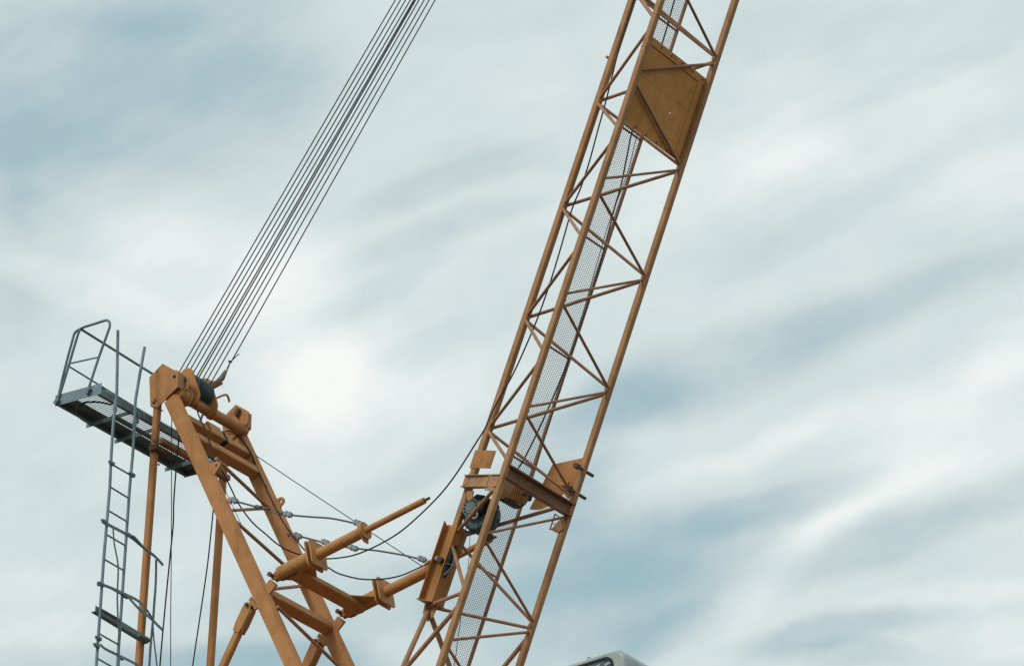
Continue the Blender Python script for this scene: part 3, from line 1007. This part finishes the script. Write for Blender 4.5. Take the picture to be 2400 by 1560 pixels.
def buffers():
    t = thing('jib_backstop', at(640, 1352, -HW), 'pair of telescopic orange buffer tubes joined by a dark beam, pointing at the jib', 'crane backstop')
    a = at(653.8, 1346, -HW); f = at(742.8, 1307.5, -HW); b = at(1008, 1165.5, -HW)
    d = (b - a).normalized()
    n = V((-d.z, 0, d.x))

    def P(px, py, off=0):
        q = at(px, py, -HW)
        s = (q - a).dot(d)
        return a + d * (s + off)
    for w in (-HW, HW):
        sh = V((0, w + HW, 0))
        A = a + sh
        F1 = P(735, 1311) + sh; F2 = P(745, 1306) + sh
        K1 = P(851, 1250) + sh; K2 = P(856, 1247) + sh
        T = P(995, 1172) + sh; E = b + sh
        mb = MB(); mb.tube([A, A + d * .03, F1], [.098, .122, .122], 26); mb.build('outer_tube', 'ochre', t)
        mb = MB(); mb.tube([F1, K1], .090, 24); mb.build('inner_tube', 'ochre', t)
        mb = MB(); mb.tube([K2, T], .052, 18); mb.build('rod', 'frame', t)
        mb = MB(); mb.tube([T, E - d * .02, E], [.024, .024, .012], 10); mb.build('rod_tip', 'rust', t)
        for q, s, th, nm in ((F1, .225, .024, 'flange'), (F2, .225, .024, 'flange')):
            pl = [q + V((0, x * s * .9, 0)) + n * (y * s) for x, y in ((-1, -1), (1, -1), (1, 1), (-1, 1))]
            # corners clipped
            poly = []
            for k in range(4):
                c0, c1 = pl[k], pl[(k + 1) % 4]
                poly += [c0.lerp(c1, .08), c0.lerp(c1, .92)]
            mb = MB(); mb.slab(poly, d * th); mb.build(nm, 'ochre', t)
        mb = MB(); mb.tube([K1, K2 + d * .02], .148, 24); mb.build('collar', 'ochre', t)
        mb = MB(); mb.slab([K1 - n * .10 + V((0, -.10, 0)), K1 - n * .10 + V((0, .10, 0)), K1 - n * .19 + V((0, .08, 0)), K1 - n * .19 + V((0, -.04, 0))], d * .02); mb.build('collar_tab', 'ochre', t)
        # end cap with fork lugs and pin
        mb = MB(); mb.tube([A - d * .05, A], [.06, .098], 20)
        for sg in (-1, 1):
            o = V((0, sg * .045 - .01, 0))
            mb.slab([A + n * .05 + o, A - d * .10 + n * .035 + o, A - d * .13 + o, A - d * .10 - n * .07 + o, A - n * .08 + o], V((0, .02, 0)))
        mb.build('end_fork', 'ochre', t)
        c = A - d * .085
        mb = MB(); mb.tube([c + V((0, -.14, 0)), c + V((0, .10, 0))], .028, 12); mb.tube([c + V((0, -.15, 0)), c + V((0, -.12, 0))], .04, 8); mb.build('pin', 'rust', t)
        # hose bulge under the tube
        mb = MB(); mb.tube([A - n * .10 + d * .02, A - n * .125 + d * .12, A - n * .115 + d * .2, A - n * .13 + d * .28, A - n * .10 + d * .36], .022, 8); mb.build('grease_hose', 'rust', t)
    # beam joining both outer tubes
    c = at(768, 1381, 0)
    s = (c - V((a.x, 0, a.z))).dot(d)
    c = V((a.x, 0, a.z)) + d * s - n * .09
    wd_ = .15
    mb = MB(); mb.box(c + V((0, -HW, 0)), c + V((0, HW, 0)), .25, .10, n, .01); mb.build('joining_beam', 'ochre', t)
    for sg in (-1, 1):
        p0 = c + V((0, sg * (HW - .09), 0)) + d * .08 + n * .03
        mb = MB(); mb.slab([p0, p0 + d * .28, p0 + d * .02 + V((0, -sg * .40, 0))], n * .014); mb.build('corner_gusset', 'ochre', t)
        p0 = c + V((0, sg * (HW - .09), 0)) - d * .08 + n * .03
        mb = MB(); mb.slab([p0, p0 - d * .20, p0 - d * .0 + V((0, -sg * .30, 0))], n * .014); mb.build('corner_gusset', 'ochre', t)
    return t


buffers()

# ================================================================== SLINGS


def sling(pts, w, clamps, label, turn=None):
    t = thing('wire_sling', at(*pts[0], w), label, 'wire sling', 'wire slings with clamps around the backstop')
    mb = MB(); mb.tube(smooth_path([at(x, y, w) for x, y in pts], 4), .0155, 8); mb.build('wire', 'sling', t)
    for (x0, y0), (x1, y1) in clamps:
        a, b = at(x0, y0, w), at(x1, y1, w)
        mb = MB(); mb.box(a, b, .05, .075, (0, 0, 1), .016); m = a.lerp(b, .5)
        mb.box(a.lerp(b, .2), a.lerp(b, .35), .062, .092, (0, 0, 1), .01); mb.box(a.lerp(b, .62), a.lerp(b, .8), .062, .092, (0, 0, 1), .01)
        mb.build('clamp', 'galvlight', t)
        mb = MB(); mb.tube([m - V((0, 0, .03)), m + V((.01, -.01, -.08))], .004, 5); mb.build('strand_end', 'sling', t)
    if turn:
        a, b = at(*turn[0], w), at(*turn[1], w)
        mb = MB()
        for o in (-.028, .028):
            mb.tube([a + V((0, 0, o)), b + V((0, 0, o))], .009, 6)
        mb.tube([a - (b - a).normalized() * .06, a + (b - a).normalized() * .05], .034, 8)
        mb.tube([b - (b - a).normalized() * .05, b + (b - a).normalized() * .03], .03, 8)
        mb.build('turnbuckle', 'sling', t)


sling([(538, 1172), (548, 1173), (575, 1180), (604, 1188)], -HW, [((540, 1169), (556, 1175))], 'short wire sling from the near front leg down to a turnbuckle', ((606, 1188), (661, 1202)))
sling([(661, 1202), (684, 1206.6), (731.5, 1210.7), (772, 1213.5), (808, 1220), (845, 1229)], -HW, [((666, 1202), (684, 1207)), ((829, 1222), (845, 1227))], 'wire sling from the turnbuckle to the collar of the near buffer')
sling([(692, 1254), (706, 1257), (730, 1263), (763, 1272)], HW, [((689, 1251), (706, 1258)), ((754, 1267), (771, 1273))], 'short wire sling from the far front leg, ending behind the near buffer')
sling([(800, 1279), (829, 1284), (883, 1289.5), (940, 1299), (975, 1307), (1000, 1314)], HW, [((820, 1281), (838, 1286)), ((980, 1306), (998, 1313))], 'wire sling from under the near buffer to the far buffer at the pad')

# ================================================================== CABLES


def cable(name, pts, ws, r, label, mat='cable', cat='cable', sub=5):
    if not isinstance(ws, (list, tuple)):
        ws = [ws] * len(pts)
    P = [at(x, y, w) for (x, y), w in zip(pts, ws)]
    mb = MB(); mb.tube(smooth_path(P, sub), r, 8)
    grp = {'power_cable': 'black cables draped over the crane', 'hoist_rope': 'ropes along the mesh walkway', 'control_rope': 'thin control lines of the A-frame', 'signal_wire': 'thin wires dangling in the jib'}.get(name)
    solo(mb, name, mat, P[0], label, cat, grp)


cable('power_cable', [(760, 1309), (790, 1307), (826, 1301), (862, 1288), (900, 1269), (940, 1244), (985, 1205), (1030, 1160), (1062, 1120), (1090, 1078), (1115, 1038), (1137, 1003), (1155, 962), (1175, 925), (1203, 875), (1232, 812), (1262, 740), (1291, 657), (1316, 575), (1340, 492), (1361, 440), (1381, 380), (1400, 310), (1419.5, 239), (1432, 190), (1452, 110), (1480, 20), (1500, -60)],
      [-.35] * 12 + [-.17] * 16, .0125, 'black cable hanging in an arc from the near buffer and climbing inside the jib')
cable('power_cable', [(500, 1030), (520, 1012), (545, 1012), (566, 1030), (585, 1055), (600, 1090), (622, 1140), (650, 1198), (675, 1240), (693, 1262), (706, 1279), (720, 1293), (745, 1302), (765, 1308)],
      [.72, .74, .76, .78] + [.80] * 6 + [.7, .5, .2, -.1], .0125, 'black cable running down the far front leg and ending under the near buffer')
cable('power_cable', [(460, 950), (465, 971), (474, 991), (483, 1012.5), (492.4, 1038), (499.7, 1058), (507, 1078), (521, 1103), (541, 1143), (560, 1181), (590, 1221.6), (623, 1251), (650, 1274), (677, 1289.5), (706, 1300), (735, 1312), (766, 1327), (791, 1342), (831.5, 1353.5), (862, 1357), (899, 1355.8), (940, 1347.7), (981, 1330), (1008, 1317), (1022, 1309)],
      [-.55] * 8 + [-.4, -.3, -.2, -.1, 0, .1, .2, .3] + [.4] * 9, .0125, 'black cable drooping from the A-frame top past both buffers to the pad')
cable('control_rope', [(545, 1031), (593.8, 1063), (680, 1121), (834.6, 1223.5), (989, 1326)], HW, .0075, 'thin taut line running straight from the A-frame head to the far buffer', 'rope', 'rope', 1)
cable('hanging_rope', [(402.5, 960), (402, 1130), (401.5, 1300), (400, 1440), (400, 1760)], -.60, .0075, 'thin straight line hanging between the rear legs', 'rope', 'rope', 1)
cable('power_cable', [(424, 985), (420, 1020), (416, 1060), (411, 1120), (407, 1180), (406, 1228), (400, 1290), (391, 1380), (382, 1475.5), (374.8, 1560), (366, 1680)], -.62, .0125, 'thick black cable swinging down beside the near rear leg')
cable('power_cable', [(505, 1140), (498.5, 1208), (490, 1290.6), (483, 1347.5), (464.4, 1472.7), (451.6, 1560), (436, 1680)], .62, .0115, 'black cable slanting down to the left of the far rear leg')
cable('control_rope', [(512, 1112), (519.7, 1132), (543, 1180), (566, 1229.7)], -.70, .0055, 'thin line running down the inner edge of the near front leg', 'rope', 'rope', 1)
cable('hoist_rope', [(1209, 1104), (1231.8, 1068.6), (1283, 961), (1345, 810), (1400, 640), (1422, 560), (1440.8, 485), (1455, 437), (1470.7, 360), (1484, 300), (1520, 200), (1556, 89), (1570.7, 37), (1581, 0), (1600, -70)], .55, .0125, 'thick dark hoist rope running up in front of the mesh walkway', 'rope', 'rope')
cable('hoist_rope', [(1246.7, 1127), (1293, 973.6), (1350, 790), (1415, 562), (1435, 500), (1462, 430), (1478, 380), (1495, 310), (1530, 215)], .80, .0065, 'thin rope running along the outer edge of the mesh walkway', 'rope', 'rope')
cable('signal_wire', [(1080, 1440), (1078.4, 1461), (1073, 1496), (1068.6, 1534), (1064, 1560), (1054, 1640)], .2, .0055, 'thin wire dangling across the lowest stretch of the mesh walkway')
cable('signal_wire', [(1103, 1240), (1101, 1268), (1101, 1295), (1097, 1325), (1096, 1345)], -.3, .0045, 'thin wire dangling below the blue-grey winch')
cable('power_cable', [(262, 948), (232, 942), (207, 942), (188, 949), (180, 960), (185, 976), (207, 991), (225, 996)], [-2.0, -2.05, -2.1, -2.1, -2.1, -2.05, -2.0, -1.95], .016, 'black cable looped under the left end of the service platform')

# ================================================================== WINCH ON THE JIB


def winch():
    c = at(1126, 1209, .12)
    t = thing('hoist_winch', c, 'blue-grey winch with pale bolted disc hanging inside the jib above the pad', 'winch')
    mb = MB(); mb.tube([c + V((0, y, 0)) for y in (-.10, -.07, .16, .19)], [.23, .275, .275, .23], 30); mb.build('drum', 'winch', t)
    d = at(1105, 1189, -.06)
    mb = MB(); mb.tube([d + V((0, -.03, 0)), d + V((0, .03, 0))], .15, 30); br = mb.build('brake_disc', 'winchlight', t)
    mb = MB(); mb.tube([d + V((0, -.036, 0)), d + V((0, -.02, 0))], .065, 24); mb.build('hub', 'winchlight', br)
    for k in range(12):
        an = 2 * math.pi * k / 12
        q = d + V((math.cos(an) * .115, -.034, math.sin(an) * .115))
        mb = MB(); mb.disc(q, (0, 1, 0), .017, .01, 8); mb.build('bolt', 'hole', br)
    h = at(1113, 1207, -.10)
    mb = MB()
    ring = [h + V((math.cos(2 * math.pi * k / 14) * .05, 0, math.sin(2 * math.pi * k / 14) * .05)) for k in range(15)]
    mb.tube(ring, .016, 8, False); mb.build('eye_ring', 'canvas', t)
    mb = MB(); mb.box(h + V((0, 0, .05)), at(1128, 1172, -.08), .03, .05, (0, 1, 0)); mb.build('lever_arm', 'canvas', t)
    # side case reaching towards the far side
    g = at(1130, 1186, .05)
    mb = MB(); mb.box(g + V((0, -.12, 0)), g + V((0, .25, 0)), .26, .30, JD, .05); mb.build('gear_case', 'cable', t)
    # hanger bracket
    mb = MB(); mb.slab([at(1094, 1150, -.3), at(1110, 1150, -.3), at(1106, 1168, -.3), at(1098, 1172, -.3), at(1094, 1168, -.3)], V((0, .02, 0))); mb.build('hanger', 'jib', t)
    # hose ends underneath
    mb = MB(); mb.tube([at(1096, 1226, 0), at(1092, 1238, 0), at(1091, 1246, 0)], .008, 6); mb.tube([at(1102, 1240, 0), at(1096, 1250, 0)], .014, 6); mb.build('hose_end', 'cable', t)
    # support floor of the winch
    c2 = at(1204, 1157, .30)
    t2 = thing('drive_motor', c2, 'grey-blue rounded drive motor below the jib cross beam', 'motor')
    mb = MB(); mb.tube([c2 + V((0, y, 0)) for y in (-.26, -.22, .14, .18)], [.17, .20, .20, .17], 28); mb.build('motor_body', 'winch', t2)
    e = at(1233, 1163, .5)
    mb = MB(); mb.box(e - V((0, .1, 0)), e + V((0, .08, 0)), .12, .10, JD, .02); mb.build('terminal_box', 'cable', t2)
    for k, (x, y) in enumerate(((1204, 1143), (1217, 1150), (1228, 1156))):
        q = at(x, y, .25)
        mb = MB(); mb.disc(q, (0, 1, 0), .035, .12, 10); mb.build('bolt', 'rust', t2)
    p00, p10 = at(1181, 1128, -.15), at(1236, 1152, .30)
    dn = at(1176, 1158, -.15) - p00
    mb = MB()
    for i in range(12):
        q = p00.lerp(p10, i / 11)
        mb.box(q, q + dn, .012, .012, (0, 1, 0), 0)
    for i in range(7):
        q = dn * (i / 6)
        mb.box(p00 + q, p10 + q, .012, .012, JN, 0)
    mb.build('guard_grid', 'pad', t2)
    o = V((-.12, .05, .03))
    mb = MB(); mb.slab([p00 + o, p10 + o, p10 + dn + o, p00 + dn + o], JN * -.01); mb.build('bed_plate', 'plate', t2)


winch()

# ================================================================== SERVICE PLATFORM
U0, U1 = -9.57, -8.67
ZP = 36.82
W0, W1 = -2.17, 1.2


def platform():
    ZP = 36.82
    t = thing('service_platform', (U1, 0, ZP), 'grey galvanised service platform with handrail and open grating behind the A-frame', 'platform')
    h = .15
    for u, sg in ((U0, 1), (U1, -1)):
        mb = MB()
        h = .15 if sg > 0 else .125
        ZP = 36.82 if sg > 0 else 36.775
        # channel: web and two flanges turned inwards
        mb.slab([(u, W0, ZP), (u, W1, ZP), (u, W1, ZP + h), (u, W0, ZP + h)], V((sg * .006, 0, 0)))
        mb.slab([(u + sg * .007, W0, ZP), (u + sg * .06, W0, ZP), (u + sg * .06, W1, ZP), (u + sg * .007, W1, ZP)], V((0, 0, .006)))
        mb.slab([(u + sg * .007, W0, ZP + h), (u + sg * .06, W0, ZP + h), (u + sg * .06, W1, ZP + h), (u + sg * .007, W1, ZP + h)], V((0, 0, -.006)))
        mb.build('side_channel', 'galvdark', t)
    ZP = 36.82
    h = .15
    for w, sg in ((W0, -1), (W1, 1)):
        mb = MB(); mb.slab([(U0 - .02, w, ZP - .01), (U1 + .03, w, ZP - .04), (U1 + .03, w, ZP + h), (U0 - .02, w, ZP + h + .03)], V((0, sg * .008, 0))); mb.build('end_board', 'galv', t)
    # floor: sheet strip and open bars
    mb = MB(); mb.slab([(U0 + .01, W0, ZP + .10), (U0 + .27, W0, ZP + .10), (U0 + .27, W1, ZP + .10), (U0 + .01, W1, ZP + .10)], V((0, 0, .006))); mb.build('floor_sheet', 'galvdark', t)
    mb = MB(); mb.slab([(U0 + .27, W0, ZP + .10), (U1 - .01, W0, ZP + .10), (U1 - .01, W0 + .16, ZP + .10), (U0 + .27, W0 + .16, ZP + .10)], V((0, 0, .006))); mb.build('floor_sheet', 'galvdark', t)
    n = 56
    mb = MB()
    for i in range(n):
        w = W0 + .2 + i * (W1 - W0 - .25) / (n - 1)
        mb.slab([(U0 + .27, w, ZP + .10), (U1 - .01, w, ZP + .10), (U1 - .01, w, ZP + .112), (U0 + .27, w, ZP + .112)], V((0, .008, 0)))
    mb.build('floor_bars', 'galvdark', t, kind='stuff')
    # bearers across underneath
    for (x, y) in ((204, 1003), (270, 1043), (388, 1112)):
        w = atu(x, y, U0 - .02).y
        mb = MB(); mb.slab([(U0 - .04, w, ZP - .075), (U1 + .0, w, ZP - .075), (U1 + .0, w, ZP - .004), (U0 - .04, w, ZP - .004)], V((0, .007, 0)))
        mb.slab([(U0 - .04, w + .007, ZP - .011), (U1, w + .007, ZP - .011), (U1, w + .07, ZP - .011), (U0 - .04, w + .07, ZP - .011)], V((0, 0, .006)))
        mb.build('bearer', 'galv', t)
    um = (U0 + U1) / 2 + .12
    p, q = atu(276, 992, um), atu(372, 1052, um)
    mb = MB(); mb.box((um, W0 + .75, ZP - .05), (um, W1 - .15, ZP - .05), .07, .06, (0, 0, 1), .008); mb.build('support_beam', 'galvdark', t)
    # clamp on the rear leg
    c = at(368, 1052, -HW)
    mb = MB(); mb.box(c + V((.0, -.12, -.01)), c + V((0.0, .22, -.01)), .16, .09, (0, 0, 1), .01); mb.build('leg_clamp', 'rust', t)
    mb = MB(); mb.box(c + V((.06, -.10, .06)), c + V((.06, -.07, .18)), .03, .02, (0, 1, 0)); mb.build('clamp_bolt', 'rust', t)
    # end hoop of the handrail
    r = .0215
    hp = [(139, 929), (160, 860), (180.6, 790), (188, 772), (198, 766), (222, 758.5), (246, 751), (254, 752), (257.5, 760), (254, 775), (232, 836), (208.6, 907)]
    mb = MB(); mb.tube(smooth_path([at(x, y, W0 - .02) for x, y in hp], 3), r, 10); mb.build('end_rail', 'galvdark', t)
    mb = MB(); mb.tube([at(161, 852, W0 - .02), at(230, 837, W0 - .02)], .0145, 8); mb.build('mid_bar', 'galvdark', t)
    # back rail
    br = [(135, 938), (149, 875), (170, 796), (176, 779), (188, 770)]
    P = [at(x, y, W0 - .03) for x, y in br]
    e = atu(430, 921, P[-1].x)
    far = P[-1] + (e - P[-1]) * 1.18
    mb = MB(); mb.tube(smooth_path(P, 3) + [far, far + V((.02, .06, -.08)), V((U0, far.y + .08, ZP + .1))], r * .97, 10); mb.build('back_rail', 'galvdark', t)
    m0 = at(158, 856, W0 - .03); e = atu(412, 1012, m0.x)
    mb = MB(); mb.tube([m0, m0 + (e - m0) * 1.22], .0145, 8); mb.build('mid_rail', 'galvdark', t)
    # sockets where posts meet the end board
    for x, y in ((210, 912), (206, 920), (136, 938), (132, 944)):
        c = at(x, y, W0 - .03)
        mb = MB(); mb.disc(c + V((0, -.015, 0)), (0, 1, 0), .035, .05, 10); mb.build('post_bolt', 'galvdark', t)
    # tabs along the long channel
    for x, y in ((326, 972), (322, 985)):
        c = atu(x, y, U1 + .02)
        mb = MB(); mb.box(c - V((0, 0, .05)), c + V((0, 0, .05)), .03, .05, (0, 1, 0)); mb.build('fixing_tab', 'galv', t)


platform()

# ================================================================== LADDER


def ladder():
    # the ladder hangs in the plane of the rear legs
    u = at(350, 1240, -HW).x + .06
    t = thing('caged_ladder', atu(240, 1560, u), 'grey steel ladder with bent safety hoops left of the near rear leg', 'ladder')

    def L(px, py, du=0.0):
        return atu(px, py, u + du)
    ls = [(276.4, 774), (275, 850), (273.7, 921), (269.5, 955), (265.6, 991), (261, 1060), (257.4, 1140), (243, 1310), (225.5, 1560), (200, 1960)]
    rs = [(338.9, 813.6), (328, 875), (317.5, 937), (315.5, 985), (311.7, 1056.6), (304, 1140), (291.5, 1320), (275, 1560), (251, 1985)]
    mb = MB(); mb.box(L(*ls[0]), L(*ls[0]) + V((0, 0, .01)), .001, .001); mb = MB()
    mb.tube([L(*p) for p in ls], .0255, 10); mb.build('stile', 'galv', t)
    mb = MB(); mb.tube([L(*p) for p in rs], .0255, 10); mb.build('stile', 'galv', t)

    def lerp_x(tab, y):
        for (x0, y0), (x1, y1) in zip(tab, tab[1:]):
            if y0 <= y <= y1:
                return x0 + (x1 - x0) * (y - y0) / (y1 - y0)
    for y in (1086, 1140, 1195, 1251, 1309, 1366, 1425, 1483, 1541, 1599, 1658, 1716, 1775, 1834, 1893):
        yr = y + 27
        mb = MB(); mb.tube([L(lerp_x(ls, y), y), L(lerp_x(rs, yr), yr)], .0145, 8); mb.build('rung', 'galv', t)

    def flat(pts, wd_, name, du=.03, ref=(0, 0, 1), th=.006):
        P = smooth_path([L(x, y, du) for x, y in pts], 3)
        mb = MB()
        for a, b in zip(P, P[1:]):
            d = (b - a).normalized()
            mb.box(a - d * .006, b + d * .006, th, wd_, ref, 0)
        return mb.build(name, 'galv', t)
    flat([(241, 1223), (262, 1233), (304, 1256), (335, 1281), (362, 1302), (382, 1323)], .055, 'cage_hoop')
    flat([(308, 1255), (316, 1258), (336, 1280), (360, 1299)], .035, 'cage_hoop', .05)
    flat([(228, 1369), (248, 1372), (294, 1392), (325, 1408), (345, 1430), (362, 1456), (382, 1476)], .05, 'cage_hoop')
    flat([(299, 1396), (325, 1425), (352, 1447), (382, 1476)], .05, 'cage_hoop', .06)
    flat([(235.7, 1509), (243, 1517), (256.5, 1524.7), (283, 1537), (320, 1556), (345, 1575)], .045, 'cage_hoop')
    flat([(265, 1236), (268, 1275), (277, 1325), (275, 1390), (276, 1440), (279, 1490), (279, 1560), (276, 1640)], .036, 'cage_strap', .07, (0, 1, 0))
    flat([(366, 1312), (365, 1365), (361, 1420), (359, 1450), (354, 1500), (350, 1560), (345, 1650)], .055, 'cage_strap', .07, (0, 1, 0))
    flat([(358, 1458), (361, 1500), (368, 1560), (374, 1640)], .034, 'cage_strap', .08, (0, 1, 0))
    # support angle out to the leg
    a, b = L(224, 1424, -.02), L(348, 1499, -.02)
    mb = MB(); mb.slab([a + V((0, 0, .045)), b + V((0, 0, .045)), b - V((0, 0, .045)), a - V((0, 0, .045))], V((-.008, 0, 0)))
    mb.slab([a + V((0, 0, -.045)), b + V((0, 0, -.045)), b + V((-.09, 0, -.045)), a + V((-.09, 0, -.045))], V((0, 0, -.008)))
    mb.build('support_angle', 'galv', t)
    mb = MB(); c = L(336, 1494, .02); mb.box(c - V((0, .14, 0)), c + V((0, .14, .0)), .11, .05, (0, 0, 1), .01); mb.build('leg_clamp', 'galvdark', t)
    # clamps on the stiles
    for x, y in ((262, 1085), (310, 1112), (245, 1222), (300, 1252), (237, 1368), (294, 1396), (231, 1495), (227, 1512), (283, 1540)):
        c = L(x, y, .02)
        mb = MB(); mb.box(c - V((0, .05, 0)), c + V((0, .05, 0)), .055, .065, (0, 0, 1), .012)
        mb.box(c + V((.01, -.10, .0)), c + V((.01, -.04, .0)), .02, .02, (0, 0, 1), 0)
        mb.build('stile_clamp', 'galv', t)
    # sleeve joints by the platform
    for tab, y in ((ls, 944), (ls, 955), (rs, 990)):
        c = L(lerp_x(tab, y), y)
        mb = MB(); mb.tube([c - V((0, 0, .07)), c - V((0, 0, .02)), c + V((0, 0, .05))], [.03, .038, .03], 10); mb.build('sleeve', 'galv', t)


ladder()

# ================================================================== OPERATOR CAB


def cab():
    w0 = 1.3
    # front top corner of the near wall, then the profile of that wall in the u-z plane
    c = at(1456, 1525, w0)
    zt = c.z + .06
    u1 = c.x + .06
    t = thing('operator_cab', (u1 - .8, w0 + .6, DECK), 'pale grey operator cab roof with rounded corner and dark-framed window at the lower right', 'crane cab')
    zb = DECK
    u0 = u1 - 1.9
    wd_ = 1.35
    R = .19
    SH = .05
    prof = [(u0, zb), (u1, zb)]
    for k in range(7):
        an = math.pi / 2 * k / 6
        prof.append((u1 - R + R * math.cos(an), zt - R + R * math.sin(an)))
    for k in range(7):
        an = math.pi / 2 + math.pi / 2 * k / 6
        prof.append((u0 + R + R * math.cos(an), zt - R + R * math.sin(an)))
    # rounded shell: profile shrinks a little towards both side walls
    mb = MB()
    n = len(prof)
    cu, cz = (u0 + u1) / 2, (zb + zt) / 2
    rings = []
    for w, ins in ((w0, .05), (w0 + .015, .022), (w0 + .05, 0), (w0 + wd_ - .05, 0), (w0 + wd_ - .015, .022), (w0 + wd_, .05)):
        rings.append([V((x + (ins if x < cu else -ins), w, z - (ins - SH * (x - u1 + .2) if z > cz else 0))) for x, z in prof])
    vs = [p for r in rings for p in r]
    fs = []
    for i in range(len(rings) - 1):
        for k in range(n):
            k2 = (k + 1) % n
            fs.append((i * n + k, i * n + k2, (i + 1) * n + k2, (i + 1) * n + k))
    fs += [tuple(range(n)), tuple(range((len(rings) - 1) * n, len(rings) * n))]
    mb.add(vs, fs, False)
    mb.build('body', 'white', t)

    def rrect(x0, x1, z0, z1, r, w):
        out = []
        for cx, cz_, a0 in ((x1 - r, z0 + r, -90), (x1 - r, z1 - r, 0), (x0 + r, z1 - r, 90), (x0 + r, z0 + r, 180)):
            for k in range(7):
                an = rad(a0 + 90 * k / 6)
                x_ = cx + r * math.cos(an)
                out.append(V((x_, w, cz_ + r * math.sin(an) + SH * (x_ - u1 + .2))))
        return out
    x0, x1, z0_, z1_ = u0 + .16, u1 - .20, zt - 1.35, zt - .085
    mb = MB(); mb.ringslab(rrect(x0, x1, z0_, z1_, .16, w0 + .004), rrect(x0 + .045, x1 - .045, z0_ + .045, z1_ - .045, .12, w0 + .004), V((0, -.022, 0)))
    wf = mb.build('window_frame', 'rubber', t)
    mb = MB(); mb.slab(rrect(x0 + .04, x1 - .04, z0_ + .04, z1_ - .04, .12, w0 - .003), V((0, -.004, 0))); mb.build('pane', 'glass', wf)
    # reflections in the pane, put in as pale painted quads
    for a, b in ((.16, .10), (.34, .08)):
        mb = MB(); mb.slab([(x1 - a, w0 - .0085, z1_ - .16), (x1 - a + b, w0 - .0085, z1_ - .13), (x1 - a + b + .02, w0 - .0085, z1_ - .09), (x1 - a + .0, w0 - .0085, z1_ - .115)], V((0, -.002, 0)))
        mb.build('painted_reflection', 'white', wf)
    # front window
    mb = MB(); mb.slab([(u1 + .002, w0 + .12, zt - 1.3), (u1 + .002, w0 + wd_ - .12, zt - 1.3), (u1 + .002, w0 + wd_ - .12, zt - .28), (u1 + .002, w0 + .12, zt - .28)], V((.02, 0, 0))); f2 = mb.build('window_frame', 'rubber', t)
    mb = MB(); mb.slab([(u1 + .024, w0 + .16, zt - 1.26), (u1 + .024, w0 + wd_ - .16, zt - 1.26), (u1 + .024, w0 + wd_ - .16, zt - .32), (u1 + .024, w0 + .16, zt - .32)], V((.004, 0, 0))); mb.build('pane', 'glass', f2)
    # lifting eye
    e = at(1376, 1543, w0 + .03)
    e = V((e.x, w0 + .08, zt + .022 + SH * (e.x - u1 + .2)))
    ring = [e + V((math.cos(rad(a)) * .026, 0, math.sin(rad(a)) * .026)) for a in range(-60, 241, 25)]
    mb = MB(); mb.tube(ring, .006, 8); mb.build('lifting_eye', 'rust', t)
    # door seam on the near wall
    return t


cab()
